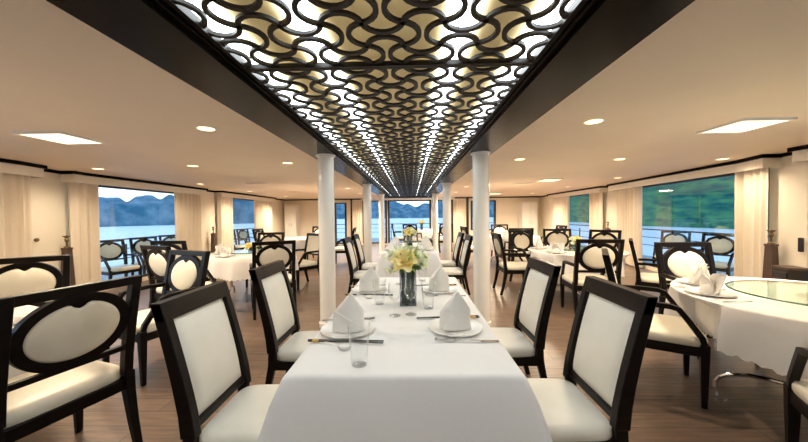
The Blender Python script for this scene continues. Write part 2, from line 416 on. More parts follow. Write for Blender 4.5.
# ------------------------------------------------------------------ lattice ceiling
def make_lattice(y0, y1, rows):
    nx, d = 9, 1.536 / 9; L = y1 - y0; dy = (L - .036) / rows
    root = empty('lattice_panel', (AX, y0, 0))
    lb = MB(); th = math.radians(156)
    def arc(p, q, sgn):
        p = Vector(p); q = Vector(q); c = (p + q) / 2; u = (q - p); n = Vector((-u.y, u.x, 0)).normalized() * sgn; ln = u.length
        r = ln / (2 * math.sin(th / 2)); u.normalize(); cc = c - n * r * math.cos(th / 2)
        pts = []
        for k in range(10):
            a = -th / 2 + th * k / 9
            pts.append(cc + u * r * math.sin(a) + n * r * math.cos(a))
        lb.strip(pts, .0108, .007, cap=False)
    Z = 2.144
    for i in range(nx + 1):
        for j in range(rows + 1):
            e_ = 1 if (i + j) % 2 == 0 else -1
            X, Y = -.768 + i * d, .018 + j * dy
            # arcs on the rim only where they bulge inwards
            if i < nx and (0 < j < rows or (j == 0 and -e_ > 0) or (j == rows and -e_ < 0)): arc((X, Y, Z), (X + d, Y, Z), -e_)
            if j < rows and (0 < i < nx or (i == 0 and e_ > 0) or (i == nx and e_ < 0)): arc((X, Y, Z), (X, Y + dy, Z), -e_)
    lb.build('lattice', M['lattice'], root, smooth=60)
    fb = MB()
    fb.box(-.768, .768, .002, .02, 2.130, 2.155); fb.box(-.768, .768, L - .02, L - .002, 2.130, 2.155)
    fb.box(-.770, -.745, .02, L - .02, 2.13, 2.165); fb.box(.745, .770, .02, L - .02, 2.13, 2.165)
    fb.build('lattice_frame', M['lattice'], root, smooth=0)
    MB().box(-.768, .768, 0.004, L - .004, 2.172, 2.18).build('light_sheet', M['onyx'], root, smooth=0)
    return root
lat = [(-1.65, 1.65, 19, 'nearest to the camera'), (1.65, 4.85, 19, 'second from the camera'), (4.85, 8.15, 19, 'third from the camera'), (8.15, 11.45, 19, 'fourth from the camera'), (11.45, 13.2, 10, 'farthest, by the glazed end')]
for y0, y1, r, tx in lat:
    tag(make_lattice(y0, y1, r), 'backlit dark curved lattice ceiling panel, ' + tx, 'ceiling panel', 'lattice panels of the lit ceiling')

# ------------------------------------------------------------------ ceiling lamps
def lamp(kind, name, loc, energy, size, color, angle=None):
    l = bpy.data.lights.new(name, kind); l.energy = energy; l.color = color
    if kind == 'AREA': l.shape = 'SQUARE'; l.size = size
    else: l.spot_size = math.radians(angle); l.spot_blend = .9; l.shadow_soft_size = size
    o = bpy.data.objects.new(name, l); COL.objects.link(o); o.location = loc
    return o
def make_down():
    root = empty('downlight')
    MB().lathe([(.062, 0), (.08, -.004), (.08, 0), (.062, .0)], 24).build('downlight_ring', M['white'], root)
    MB().lathe([(.0001, -.003), (.065, -.003)], 24).build('downlight_lens', M['down'], root)
    return root
PROTO['downlight'] = (make_down(), False)
WARM = (1, .81, .58)
rows = [(1.66, [(-1.0, 0), (2.7, 1), (4.5, 1), (6.7, 1), (8.8, 1), (10.9, 1), (13, 1)], 'inner'), (3.15, [(4.62, 1), (9.2, 0)], 'middle'), (4.75, [(4.75, 1), (7.1, 1), (9.3, 1), (12.0, 1), (2.0, 0)], 'outer')]
ordn = ['nearest', 'second', 'third', 'fourth', 'fifth', 'sixth', 'seventh']
for s in (-1, 1):
    for off, ys, rn in rows:
        k = 0
        for y, vis in ys:
            x = AX + s * (off + .02)
            lamp('SPOT', 'downlight_or_fill_beam', (x, y, HC - .02), (30 if off > 4 else 26 if off > 3 else 30) * (5.5 if y > 10 else 3.2 if y > 8.5 else 1), .05, WARM, 150)
            if not vis: continue  # no fixture here: an unseen spot added to brighten the room
            place('downlight', (x, y, HC - .001), 0, 'round downlight in the %s ceiling, %s of the %s row' % ('left' if s < 0 else 'right', ordn[k], rn), 'downlight', 'round ceiling downlights'); k += 1
place('downlight', (-.12, 13.75, HC - .001), 0, 'round downlight at the glazed end, above the far table', 'downlight', 'round ceiling downlights')
lamp('SPOT', 'downlight_or_fill_beam', (-.12, 13.75, HC - .02), 17, .05, WARM, 150)
def make_square():
    root = empty('ceiling_light')
    fb = MB()
    for a in range(4):
        fb.box(-.22, .22, .19, .22, -.018, 0, Matrix.Rotation(a * PI / 2, 4, 'Z'))
    fb.build('light_frame', M['white'], root, smooth=0)
    MB().box(-.19, .19, -.19, .19, -.016, -.008).build('light_diffuser', M['lamp_white'], root, smooth=0)
    return root
PROTO['square'] = (make_square(), False)
for s in (-1, 1):
    for i, (y, vis) in enumerate(((2.9, 1), (7.3, s > 0), (11.9, s > 0))):
        x = (-3.31 if s < 0 else 3.02) if i == 0 else AX + s * 3.33
        if vis:
            place('square', (x, y, HC), 0, 'square glowing ceiling light in the %s ceiling%s' % ('left' if s < 0 else 'right', '' if s < 0 else (', nearest to the camera', ', second from the camera', ', farthest of the three')[i]), 'ceiling light', 'square ceiling lights')
            lamp('AREA', 'ceiling_light_glow', (x, y, HC - .025), 27, .36, WARM)
for x, y, tx in ((-3.55, 7.1, 'left ceiling nearer the camera'), (-3.6, 9.6, 'left ceiling farther away'), (2.85, 7.95, 'right ceiling')):
    v = empty('ceiling_vent', (x, y, HC))
    MB().box(-.22, .22, -.1, .1, -.012, 0).build('vent_frame', M['white'], v, bevel=.003)
    for k in range(5): MB().box(-.2, .2, -.08 + k * .036, -.068 + k * .036, -.018, -.012).build('vent_slat', M['ceil'], v)
    tag(v, 'slim air vent in the ' + tx, 'air vent', 'ceiling air vents')

# ------------------------------------------------------------------ chairs
def pillow_rect(mb, pf, w, h, th, nu=12, nv=12):
    """soft upholstered slab: pf(u, v, d) -> point, u,v in -1..1, d depth offset."""
    for sg in (-1, 1):
        vs = []; fs = []
        for j in range(nv + 1):
            for i in range(nu + 1):
                u = -1 + 2 * i / nu; v = -1 + 2 * j / nv
                e = (1 - abs(u) ** 8) * (1 - abs(v) ** 8); cr = .012 * (1 - u * u) * (1 - v * v)
                vs.append(pf(u * (1 - .0 * v), v, sg * (th * max(e, 0) ** .35 + cr)))
        for j in range(nv):
            for i in range(nu):
                a = j * (nu + 1) + i; fs.append((a, a + 1, a + nu + 2, a + nu + 1))
        mb.add(vs, fs)
def seat_mb(w, d, y0, z0, z1, taper=0.0):
    mb = MB(); n = 16; rings = []
    def sq(s_, z, grow):
        pts = []
        for i in range(4 * n):
            a = 2 * PI * i / (4 * n); c, s2 = math.cos(a), math.sin(a)
            x = math.copysign(abs(c) ** .3, c) * (w / 2) * s_ + grow * c; y = math.copysign(abs(s2) ** .3, s2) * d / 2 * s_
            x *= 1 + taper * (y / d)
            pts.append((x, y0 + y, z))
        return pts
    hgt = z1 - z0
    rings = [sq(.97, z0, 0), sq(1, z0 + hgt * .2, 0), sq(1, z0 + hgt * .55, 0), sq(.965, z0 + hgt * .82, 0), sq(.85, z0 + hgt * .95, 0), sq(.5, z1, 0), sq(.02, z1 + .003, 0)]
    return mb.loft(rings)
def back_y(z, y0=-.205, rec=.125, z0=.42, z1=.98):
    t = max(0, (z - z0) / (z1 - z0)); return y0 - rec * t ** 1.25
def make_side_chair():
    root = empty('dining_chair'); W = .235
    seat_mb(.45, .44, .015, .335, .405, .06).build('seat', M['leather'], root, smooth=50)
    fb = MB()
    fb.box(-.225, .225, .195, .225, .28, .34); fb.box(-.215, .215, -.215, -.185, .28, .34)
    for s in (-1, 1): fb.box(s * .215 - .015, s * .215 + .015, -.2, .2, .28, .34)
    fb.build('seat_frame', M['wood'], root, bevel=.004)
    for s in (-1, 1):
        MB().bar([((s * .208, .202, 0), .014, .014), ((s * .208, .202, .33), .023, .023)]).build('leg', M['wood'], root, bevel=.003)
    for s in (-1, 1):
        MB().bar([((s * .212, -.285, 0), .015, .017), ((s * .212, -.245, .15), .017, .02), ((s * .212, -.21, .32), .019, .025), ((s * .212, -.205, .43), .019, .026)]).build('leg', M['wood'], root, bevel=.003)
    pb = MB()
    for s in (-1, 1):
        zs = [.40, .5, .58, .66, .74, .82, .9, .982]
        pb.bar([((s * .214, back_y(z), z), .023, .032 - .008 * (z - .43) / .5) for z in zs])
    def hr(z0, z1, hw, th):
        pb.loft([[(x, back_y(zz) + dd, zz) for zz, dd in ((z0, -th), (z0, th), (z1, th), (z1, -th))] for x in (-hw, hw)])
    hr(.905, .985, .237, .024); hr(.42, .455, .2, .018)
    pb.build('back_frame', M['wood'], root, bevel=.004)
    cb_ = MB()
    pillow_rect(cb_, lambda u, v, dd: (u * .194, back_y(.68 + v * .228) + dd, .68 + v * .228), .2, .17, .022)
    cb_.build('back_cushion', M['leather'], root, smooth=60)
    return root
def make_arm_chair(rect=False):
    root = empty('armchair')
    by = lambda z: back_y(z, -.225, .10, .45, 1.0)
    seat_mb(.53, .49, .02, .405, .48, .05).build('seat', M['leather_lamplit'], root, smooth=50)
    fb = MB()
    fb.box(-.26, .26, .225, .255, .345, .41); fb.box(-.25, .25, -.235, -.205, .345, .41)
    for s in (-1, 1): fb.box(s * .252 - .016, s * .252 + .016, -.22, .23, .345, .41)
    fb.build('seat_frame', M['wood'], root, bevel=.004)
    for s in (-1, 1):
        MB().bar([((s * .25, .232, 0), .015, .015), ((s * .25, .232, .34), .024, .024), ((s * .25, .232, .43), .025, .025)]).build('leg', M['wood'], root, bevel=.004)
    for s in (-1, 1):
        MB().bar([((s * .25, -.30, 0), .016, .018), ((s * .25, -.26, .16), .019, .022), ((s * .25, -.228, .33), .022, .028), ((s * .25, -.225, .45), .022, .028)]).build('leg', M['wood'], root, bevel=.004)
    pb = MB()
    for s in (-1, 1):
        pb.bar([((s * .242, by(z), z), .022, .024) for z in (.43, .55, .7, .85, .95, 1.0)])
    def hr(z0, z1, hw, th):
        pb.loft([[(x, by(zz) + dd, zz) for zz, dd in ((z0, -th), (z0, th), (z1, th), (z1, -th))] for x in (-hw, hw)])
    hr(.955, 1.002, .264, .022); hr(.58, .61, .24, .016)
    pb.build('back_frame', M['wood'], root, bevel=.004)
    N = 72; cz = .775
    if not rect:
        A, B = .226, .186; A2, B2 = .183, .143
        outer, inner = [], []
        for k in range(N):
            a = 2 * PI * k / N; c, s2 = math.cos(a), math.sin(a)
            outer.append((A * c, B * s2))
            x, z = A2 * c, B2 * s2
            if s2 > 0:
                z -= .030 * math.cos(PI / 2 * min(1, abs(x) / .042)) ** 1.5
            inner.append((x, z))
        rb = MB(); rings = []
        for pts, dd in ((outer, -.017), (outer, .017), (inner, .017), (inner, -.017), (outer, -.017)):
            rings.append([(x, by(cz + z) + dd, cz + z) for x, z in pts])
        rb.loft(rings, cap=False); rb.build('oval_ring', M['wood'], root, smooth=40)
        cb_ = MB()
        for sg in (-1, 1):
            cb_.loft([[(x * f, by(cz + z * f) + sg * dd, cz + z * f) for x, z in inner] for f, dd in ((1.01, .002), (.985, .014), (.93, .021), (.8, .026), (.5, .031), (.02, .033))], cap=False)
        cb_.build('back_cushion', M['leather_lamplit'], root, smooth=60)
    else:
        cb_ = MB(); pillow_rect(cb_, lambda u, v, dd: (u * .222, by(cz + v * .176) + dd, cz + v * .176), .2, .17, .022)
        cb_.build('back_cushion', M['leather_lamplit'], root, smooth=60)
    for s in (-1, 1):
        pts = [(s * .250, by(.665) + .01, .668), (s * .27, -.1, .672), (s * .272, .05, .668), (s * .271, .095, .655), (s * .264, .15, .575), (s * .255, .215, .475), (s * .252, .232, .415)]
        MB().strip(pts, .017, .017).build('arm', M['wood'], root, smooth=30)
    return root
PROTO['side'] = (make_side_chair(), False)
PROTO['arm'] = (make_arm_chair(), False)
PROTO['armrect'] = (make_arm_chair(True), False)

def side_chair(x_back, y, s, label):
    """s=-1: left of the long table, facing right."""
    place('side', (x_back - s * .33, y, 0), heading(-s, 0), label, 'chair', 'side chairs at the long tables')
side_chair(-1.09, 1.52, -1, 'cream and dark wood side chair nearest on the left of the long table')
side_chair(-1.10, 2.34, -1, 'cream and dark wood side chair second on the left of the near long table')
side_chair(-1.085, 5.15, -1, 'cream and dark wood side chair on the left of the second long table, nearer one')
side_chair(-1.09, 6.0, -1, 'cream and dark wood side chair on the left of the second long table, farther one')
side_chair(1.035, 1.585, 1, 'cream and dark wood side chair nearest on the right of the long table')
side_chair(1.015, 2.40, 1, 'cream and dark wood side chair second on the right of the near long table')
side_chair(1.01, 5.4, 1, 'cream and dark wood side chair on the right of the second long table, nearer one')
side_chair(1.01, 6.25, 1, 'cream and dark wood side chair on the right of the second long table, farther one')

CH = []
def arm_chair(bx, by_, fx, fy, label, kind='arm', z=0, group='oval back armchairs at the round tables', scale=None):
    """bx, by_: top of the backrest; (fx, fy) the way it faces."""
    l = math.hypot(fx, fy); fx /= l; fy /= l
    CH.append((bx + fx * .325, by_ + fy * .325, fx, fy))
    place(kind, (bx + fx * .325, by_ + fy * .325, z), heading(fx, fy), label, 'armchair', group, scale)
C_ = 'oval back armchair '
arm_chair(-1.655, 1.5, -.96, .27, C_ + 'nearest on the left, seen from behind, bottom left corner', scale=1.02)
arm_chair(-3.36, 2.62, .63, -.78, C_ + 'facing the camera at the left edge, past the near left round table')
arm_chair(-2.22, 3.04, -.34, -.94, C_ + 'facing the near left table, just right of the left edge chairs')
arm_chair(-3.05, 3.62, .38, .92, C_ + 'with a narrow slanted oval, left of the middle left table')
arm_chair(-3.5, 4.38, .1, .99, C_ + 'half hidden behind the narrow one, below the big left window')
arm_chair(-1.83, 4.1, -.49, .87, C_ + 'seen from behind at the near side of the middle left table')
arm_chair(-2.92, 6.4, .05, -1, C_ + 'beyond the middle left table, facing the camera')
arm_chair(-1.93, 6.2, -.6, -.75, 'rectangular back armchair right of the middle left table, beside the first column', 'armrect', group='rectangular back armchairs')
arm_chair(1.645, 2.655, .86, -.51, C_ + 'seen edge on, left of the near right round table')
arm_chair(1.92, 1.03, .5, .87, C_ + 'cut off by the bottom right corner, at the near right table')
arm_chair(2.92, 3.40, -.08, -1, C_ + 'beyond the near right round table, facing the camera')
arm_chair(2.33, 3.88, .14, .99, C_ + 'seen from behind at the near side of the middle right table')
arm_chair(1.47, 5.42, 1, -.02, C_ + 'in profile left of the middle right table, beside the right column')
arm_chair(2.2, 6.32, .35, -.93, C_ + 'facing the camera beyond the left side of the middle right table')
arm_chair(3.7, 6.0, -.75, -.6, C_ + 'facing the camera at the right side of the middle right table')
arm_chair(3.2, 4.62, .82, -.57, 'rectangular back armchair in profile facing the big right window', 'armrect', group='rectangular back armchairs', scale=.95)
arm_chair(3.08, 6.62, -.3, -.95, C_ + 'half hidden by flowers, beyond the middle right table')

# chairs farther back
for x, y, fx, fy, t in ((-4.2, 8.4, 1, 0, 'on the window side of the far left round table'), (-1.55, 8.5, -1, -.1, 'on the column side of the far left round table'), (-2.9, 9.9, 0, -1, 'on the far side of the far left round table'),
                        (1.4, 8.35, 1, .1, 'on the column side of the far right round table'), (2.8, 9.9, 0, -1, 'on the far side of the far right round table'), (4.1, 8.55, -1, 0, 'on the window side of the far right round table'), (2.5, 7.1, .1, 1, 'at the near side of the far right round table'),
                        (-.05, 11.0, .4, 1, 'at the near left of the end table by the glazed wall'), (-.75, 12.3, 1, 0, 'on the left of the end table by the glazed wall'), (1.25, 11.05, -.5, 1, 'at the near right of the end table by the glazed wall')):
    arm_chair(x, y, fx, fy, C_ + t)
ZD = -.12
for x, y, fx, fy, t in ((-6.35, 6.35, 1, -.35, 'outside the big left window, nearest'), (-6.35, 7.2, 1, -.45, 'outside the big left window, second'), (-6.4, 8.1, 1, -.5, 'outside the big left window, third'),
                        (-6.4, 10.7, 1, -.3, 'outside the small far left window, nearer one'), (-6.4, 11.6, 1, -.3, 'outside the small far left window, farther one'),
                        (6.15, 6.3, -1, -.6, 'outside the big right window'), (6.2, 7.4, -.8, -.6, 'outside the big right window, partly hidden farther one')):
    arm_chair(x, y, fx, fy, C_ + t, z=ZD, group='armchairs on the outside deck')

# ------------------------------------------------------------------ tables and cloths
def rrect(x0, x1, y0, y1, r, n=8):
    pts = []
    for cx, cy, a0 in ((x1 - r, y1 - r, 0), (x0 + r, y1 - r, PI / 2), (x0 + r, y0 + r, PI), (x1 - r, y0 + r, 1.5 * PI)):
        for k in range(n + 1):
            a = a0 + PI / 2 * k / n; pts.append((cx + r * math.cos(a), cy + r * math.sin(a)))
    out = []
    for p, q in zip(pts, pts[1:] + pts[:1]):
        m = max(1, int(math.dist(p, q) / .05))
        out += [(p[0] + (q[0] - p[0]) * k / m, p[1] + (q[1] - p[1]) * k / m) for k in range(m)]
    return out
def long_table(x0, x1, y0, y1, which, tx):
    root = empty('dining_table', ((x0 + x1) / 2, (y0 + y1) / 2, 0)); hx, hy = (x1 - x0) / 2 - .012, (y1 - y0) / 2 - .012
    MB().box(-hx, hx, -hy, hy, .715, .742).build('tabletop', M['wood'], root, bevel=.004)
    for a in (-1, 1):
        for bq in (-1, 1):
            MB().bar([((a * (hx - .08), bq * (hy - .08), 0), .02, .02), ((a * (hx - .08), bq * (hy - .08), .715), .03, .03)]).build('leg', M['wood'], root)
    tag(root, 'table under white cloth, the ' + tx, 'dining table', 'long dining tables')
    base = rrect(x0, x1, y0, y1, .02); cx, cy = (x0 + x1) / 2, (y0 + y1) / 2; rings = []
    def ring(z, out, rip, inset=0):
        r_ = []
        for i, (x, y) in enumerate(base):
            dx, dy = 0, 0
            ex = max(0, 1 - min(abs(x - x0), abs(x - x1)) / .05); ey = max(0, 1 - min(abs(y - y0), abs(y - y1)) / .05)
            sx_ = (1 if x > cx else -1); sy_ = (1 if y > cy else -1)
            corner = min(ex, 1) * min(ey, 1)
            rr = rip * (math.sin(y * 9 + x * 3 + which) + .5 * math.sin(y * 17 - x * 15)) * (1 - corner)
            o = out * (1 + .6 * corner) + rr - inset
            if z < .46 and ex > 0 and min(abs(y - y0), abs(y - y1)) > .06: o = min(o, .024)
            r_.append((x + sx_ * min(ex, 1) * o, y + sy_ * min(ey, 1) * o, z))
        return r_
    rings.append([(cx + (x - cx) * .02, cy + (y - cy) * .02, .7495) for x, y in base])
    rings += [ring(.7495, 0, 0, .02), ring(.7488, 0, 0, .004), ring(.744, .003, 0), ring(.735, .008, 0), ring(.65, .034, .003), ring(.5, .066, .007), ring(.44, .078, .009), ring(.3, .09, .010)]
    inner = [[(cx + (p[0] - cx) * .994, cy + (p[1] - cy) * .998, p[2]) for p in rings[-1]]]
    o = MB().loft(rings + inner, cap=False).build('tablecloth', M['cloth'], smooth=50)
    tag(o, 'white tablecloth on the ' + tx, 'tablecloth', 'long white tablecloths')
long_table(-.485, .415, 1.145, 2.98, 0, 'long table in the foreground centre')
long_table(-.475, .405, 4.86, 6.75, 3, 'second long table beyond the first columns')
TZ = .75
def round_table(cx, cy, R, tx, folds=11, seed=0, legs=False, hem=.46):
    root = empty('round_table', (cx, cy, 0))
    MB().lathe([(.0001, .728), (R - .06, .728), (R - .06, .744), (.0001, .744)], 40).build('tabletop', M['wood'], root)
    for s in (-1, 1):
        fb = MB(); d = s * .33
        pts = [(d, -.42 * math.cos(PI * k / 16), .015 + .2 * math.sin(PI * k / 16) ** .8) for k in range(17)]
        fb.tube(pts, .014, 8); fb.tube([(d, 0, .215), (d, 0, .728)], .02, 10)
        fb.build('leg', M['chrome'], root)
    MB().tube([(-.33, 0, .40), (.33, 0, .40)], .012, 8).build('stretcher', M['chrome'], root)
    root.rotation_euler.z = .42
    tag(root, 'round table under ivory cloth, ' + tx, 'round table', 'round dining tables')
    n = 240; rnd = random.Random(seed); ph = rnd.random() * 6
    lim = []
    for k in range(n):
        a = 2 * PI * k / n; best = 9
        for ox, oy, fx, fy in CH:
            if math.hypot(ox - cx, oy - cy) > R + .7: continue
            r = .35
            while r < R + .12:
                px, py = cx + r * math.cos(a) - ox, cy + r * math.sin(a) - oy
                if abs(px * fy - py * fx) < .305 and -.38 < px * fx + py * fy < .285: best = min(best, r - .012); break
                r += .01
        lim.append(best)
    lim = [min(lim[(k + j) % n] for j in range(-3, 4)) for k in range(n)]
    lim = [min(v, R + .12) for v in lim]
    lim = [min(lim[k], sum(lim[(k + j) % n] for j in range(-4, 5)) / 9 + .01) for k in range(n)]
    def ring(r, z, f, sc_=0.0):
        out = []
        for k in range(n):
            a = 2 * PI * k / n
            w = math.cos(folds * a + ph + .7 * math.sin(2 * a + ph)); w = w if w > 0 else w * .6
            rr = r + f * w + f * .3 * math.sin(5 * a + ph)
            if z < .74: rr = min(rr, lim[k] if z < .70 else max(lim[k], R - .004))
            out.append((rr * math.cos(a), rr * math.sin(a), z + sc_ * abs(math.sin(a * 36)) + (f > .02) * .018 * math.sin(4 * a + ph)))
        return out
    rings = [ring(.01, TZ, 0), ring(R * .5, TZ, 0), ring(R - .02, TZ, 0), ring(R - .003, TZ - .002, 0), ring(R + .006, TZ - .012, .002), ring(R + .016, TZ - .08, .012), ring(R + .028, TZ - .17, .028), ring(R + .034, hem, .04, -.022)]
    rings.append([(x * .996, y * .996, z) for x, y, z in rings[-1]])
    o = MB().loft(rings, cap=False).build('tablecloth', M['cloth_round'], smooth=60, loc=(cx, cy, 0))
    tag(o, 'scalloped ivory cloth on the round table, ' + tx, 'tablecloth', 'round ivory tablecloths')
RT_NEAR = (2.77, 2.14); RT_MID = (2.65, 5.05); LT_NEAR = (-2.9, 1.38); LT_MID = (-2.65, 5.12)
round_table(*RT_NEAR, .785, 'near right, cut by the frame edge', seed=4, hem=.455)
round_table(*RT_MID, .72, 'middle right, before the small far window', seed=2)
round_table(*LT_NEAR, .76, 'near left, mostly hidden by chairs', seed=3)
round_table(*LT_MID, .66, 'middle left, before the small far window', seed=5)
round_table(-2.85, 8.45, .72, 'far left, beyond the rectangular back armchair', seed=6)
round_table(2.7, 8.45, .72, 'far right, beyond the middle right table', seed=7)
round_table(.62, 12.35, .66, 'at the glazed end of the room', seed=8)

# ------------------------------------------------------------------ table ware (models)
def P_plate(r):
    root = MB().lathe([(.0001, .004), (.62 * r, .004), (.66 * r, .006), (r, .016), (r, .020), (.68 * r, .011), (.62 * r, .008), (.0001, .008)], 40).build('plate', M['china'])
    return root
PROTO['plate'] = (P_plate(.14), False)
def P_napkin():
    """linen folded into a standing pointed pocket: two wrapped leaves, slanting top."""
    mb = MB(); n = 40; rows = []
    for j, t in enumerate([0, .12, .3, .5, .68, .82, .92, .98, 1.0]):
        ring = []
        z = .002
        w = .084 * (1 - .08 * t) if t < .5 else .084 * (.96 - 1.9 * (t - .5) ** 1.15); w = max(w, .006)
        dp = .045 * (1 - t) ** .8 + .006
        for k in range(n):
            a = 2 * PI * k / n; c, s2 = math.cos(a), math.sin(a)
            x = w * math.copysign(abs(c) ** .8, c) + .012 * t * t
            y = dp * s2 * (1 + .15 * math.sin(3 * a + 2 * t))
            zz = z + .185 * t - .012 * (c < 0) * t * abs(c)
            ring.append((x, y, zz))
        rows.append(ring)
    mb.loft(rows)
    root = mb.build('napkin', M['napkin'], smooth=45)
    fl = MB()     # overlapping front flap with its fold
    outer = [(-.074, -.046, .004), (-.03, -.058, .004), (.03, -.058, .004), (.076, -.044, .004)]
    up = [(-.066, -.034, .105), (-.03, -.046, .09), (.028, -.044, .055), (.074, -.034, .03)]
    fl.loft([outer + [(x, y + .004, z) for x, y, z in reversed(outer)], up + [(x, y + .004, z) for x, y, z in reversed(up)]])
    fl.build('napkin_fold', M['napkin'], root, smooth=40)
    return root
PROTO['napkin'] = (P_napkin(), False)
def P_fan():
    """napkin fan with two drooping peaks."""
    root = None; mb = MB()
    def leaf(a0, tilt, L, W):
        rings = []
        for j in range(8):
            t = j / 7; w = W * (math.sin(PI * (.18 + .76 * t)) ** .8); h = L * t
            x = math.sin(a0) * h + .02 * math.sin(a0) * t; z = .01 + math.cos(a0) * h
            y = tilt * t * t
            u = (math.cos(a0), -math.sin(a0))
            rings.append([(x + u[0] * q * w, y + .014 * math.cos(q * PI) * (1 - .4 * t) + d, max(.003, z + u[1] * q * w)) for q, d in [(-1, 0), (-.5, 0), (0, 0), (.5, 0), (1, 0), (1, .006), (.5, .006), (0, .006), (-.5, .006), (-1, .006)]])
        mb.loft(rings)
    leaf(-.55, .03, .15, .06); leaf(.55, .03, .15, .06); leaf(0, -.03, .11, .06); leaf(-.2, .05, .12, .05)
    mb.lathe([(.0001, 0), (.05, 0), (.055, .02), (.035, .05), (.0001, .06)], 16)
    return mb.build('napkin', M['napkin'], smooth=50)
PROTO['fan'] = (P_fan(), False)
def P_tumbler():
    return MB().lathe([(.0001, 0), (.030, 0), (.032, .004), (.046, .165), (.0445, .165), (.031, .012), (.0001, .010)], 28).build('tumbler', M['glass'], smooth=50)
PROTO['tumbler'] = (P_tumbler(), False)
def P_goblet():
    root = empty('wine_glass')
    MB().lathe([(.006, .088), (.022, .098), (.036, .125), (.040, .15), (.034, .195), (.0328, .195), (.0385, .15), (.0345, .127), (.02, .101), (.0001, .095)], 28).build('glass_bowl', M['glass'], root, smooth=60)
    MB().lathe([(.006, .005), (.0042, .02), (.0042, .075), (.006, .088)], 16).build('glass_stem', M['glass'], root)
    MB().lathe([(.0001, 0), (.034, 0), (.034, .002), (.006, .006), (.0001, .006)], 28).build('glass_foot', M['glass'], root)
    return root
PROTO['goblet'] = (P_goblet(), False)
def P_fork():
    L = .23; root = empty('fork')
    MB().strip([(0, -L * .5, .003), (0, -L * .3, .004), (0, -.01, .009), (0, .045, .008)], .0045, .0012).strip([(0, -L * .5, .0035), (0, -L * .22, .0035)], .008, .0014).build('fork_handle', M['steel'], root, smooth=40)
    tb = MB(); tb.loft([[(-w, y, z), (w, y, z), (w, y, z + .002), (-w, y, z + .002)] for w, y, z in ((.005, .035, .006), (.012, .05, .003), (.013, .068, .003))])
    for k in range(4):
        x = -.0105 + k * .007; tb.strip([(x, .066, .004), (x, .09, .004), (x * .95, .115, .008)], .0019, .001)
    tb.build('fork_head', M['steel'], root, smooth=40)
    return root
PROTO['fork'] = (P_fork(), False)
def P_knife():
    root = empty('knife')
    MB().strip([(0, -.11, .0035), (0, -.01, .0035)], .0065, .003).build('knife_handle', M['steel'], root, smooth=40)
    MB().loft([[(-.006, y, .0015), (w, y, .0015), (w, y, .0035), (-.006, y, .0035)] for y, w in ((-.01, .007), (.05, .010), (.09, .008), (.112, -.003))]).build('knife_blade', M['steel'], root, smooth=40)
    return root
PROTO['knife'] = (P_knife(), False)
def P_chop():
    root = empty('chopstick')
    MB().strip([(0, -.18, .012), (0, .02, .012)], .0042, .0034).strip([(0, .02, .012), (0, .18, .010)], .003, .0025).build('chopstick_shaft', M['lacquer'], root, smooth=30)
    MB().strip([(0, -.158, .012), (0, -.13, .012)], .0056, .0046).build('chopstick_band', M['gold'], root, smooth=30)
    return root
PROTO['chop'] = (P_chop(), False)
PROTO['rest'] = (MB().loft([[(-.022, y, 0), (.022, y, 0), (.02, y * .9, z), (-.02, y * .9, z)] for y, z in ((-.01, .0065), (-.004, .0075), (.004, .0075), (.01, .0065))]).build('chopstick_rest', M['china'], bevel=.001), False)
def P_spoon():
    root = empty('soup_spoon'); n = 20; rows = []
    for f, z in ((.02, .004), (.55, .005), (.9, .012), (1, .018), (1.05, .018), (.95, .008), (.55, .001), (.02, .0)):
        rows.append([(.022 * f * math.cos(2 * PI * k / n), .03 * f * math.sin(2 * PI * k / n), z) for k in range(n)])
    MB().loft(rows, cap=False).build('spoon_bowl', M['china'], root, smooth=60)
    MB().strip([(0, -.026, .016), (0, -.05, .022), (0, -.09, .03)], .006, .003).build('spoon_handle', M['china'], root, smooth=50)
    return root
PROTO['spoon'] = (P_spoon(), False)

def setting(s, x_plate, y, tx, full=True, zt=.7495):
    """place setting on a long table; s=-1 left seat (looks to +x)."""
    q = -s    # the diner's forward direction along x
    g = lambda nm: nm + ' on the long tables'
    place('plate', (x_plate, y, zt - .0035), 0, 'round white plate at the ' + tx, 'plate', g('plates'))
    place('napkin', (x_plate + q * .0, y + .012, zt + .005), 0 if s < 0 else .12, 'pointed white napkin on the plate at the ' + tx, 'napkin', g('pointed napkins'))
    r = -q     # right hand side along y: diner facing +x has it at -y
    if full:
        place('fork', (x_plate - q * .03, y - r * .165, zt), heading(q, .05), 'steel fork at the ' + tx, 'fork', g('forks'), 1.3)
        for k in (0, 1):
            place('chop', (x_plate + q * .02, y + r * (.15 + k * .014), zt - .001), heading(q, -.06 if k else -.02), 'black chopstick at the %s, %s' % (tx, ('closer to the plate', 'farther from the plate')[k]), 'chopstick', g('chopsticks'))
        place('rest', (x_plate - q * .075, y + r * .157, zt), 0, 'white chopstick rest at the ' + tx, 'chopstick rest', g('chopstick rests'))
        place('spoon', (x_plate + q * .03, y + r * .222, zt), heading(q, 0), 'white china spoon at the ' + tx, 'spoon', g('china spoons'))
    place('tumbler', (x_plate + q * .12, y + r * .365, zt), 0, 'clear tumbler at the ' + tx, 'tumbler', g('tumblers'))
    place('goblet', (x_plate + q * .232, y + r * .24 * (-1 if full and s < 0 else 1) , zt), 0, 'clear wine glass at the ' + tx, 'wine glass', g('wine glasses'))
setting(-1, -.335, 1.60, 'nearest left place of the near long table')
setting(1, .225, 1.62, 'nearest right place of the near long table')
setting(-1, -.34, 2.45, 'farther left place of the near long table')
setting(1, .215, 2.44, 'farther right place of the near long table')
for s, x, y, tx in ((-1, -.32, 5.3, 'nearer left place of the second long table'), (1, .27, 5.3, 'nearer right place of the second long table'), (-1, -.32, 6.15, 'farther left place of the second long table'), (1, .27, 6.15, 'farther right place of the second long table')):
    setting(s, x, y, tx, full=False)

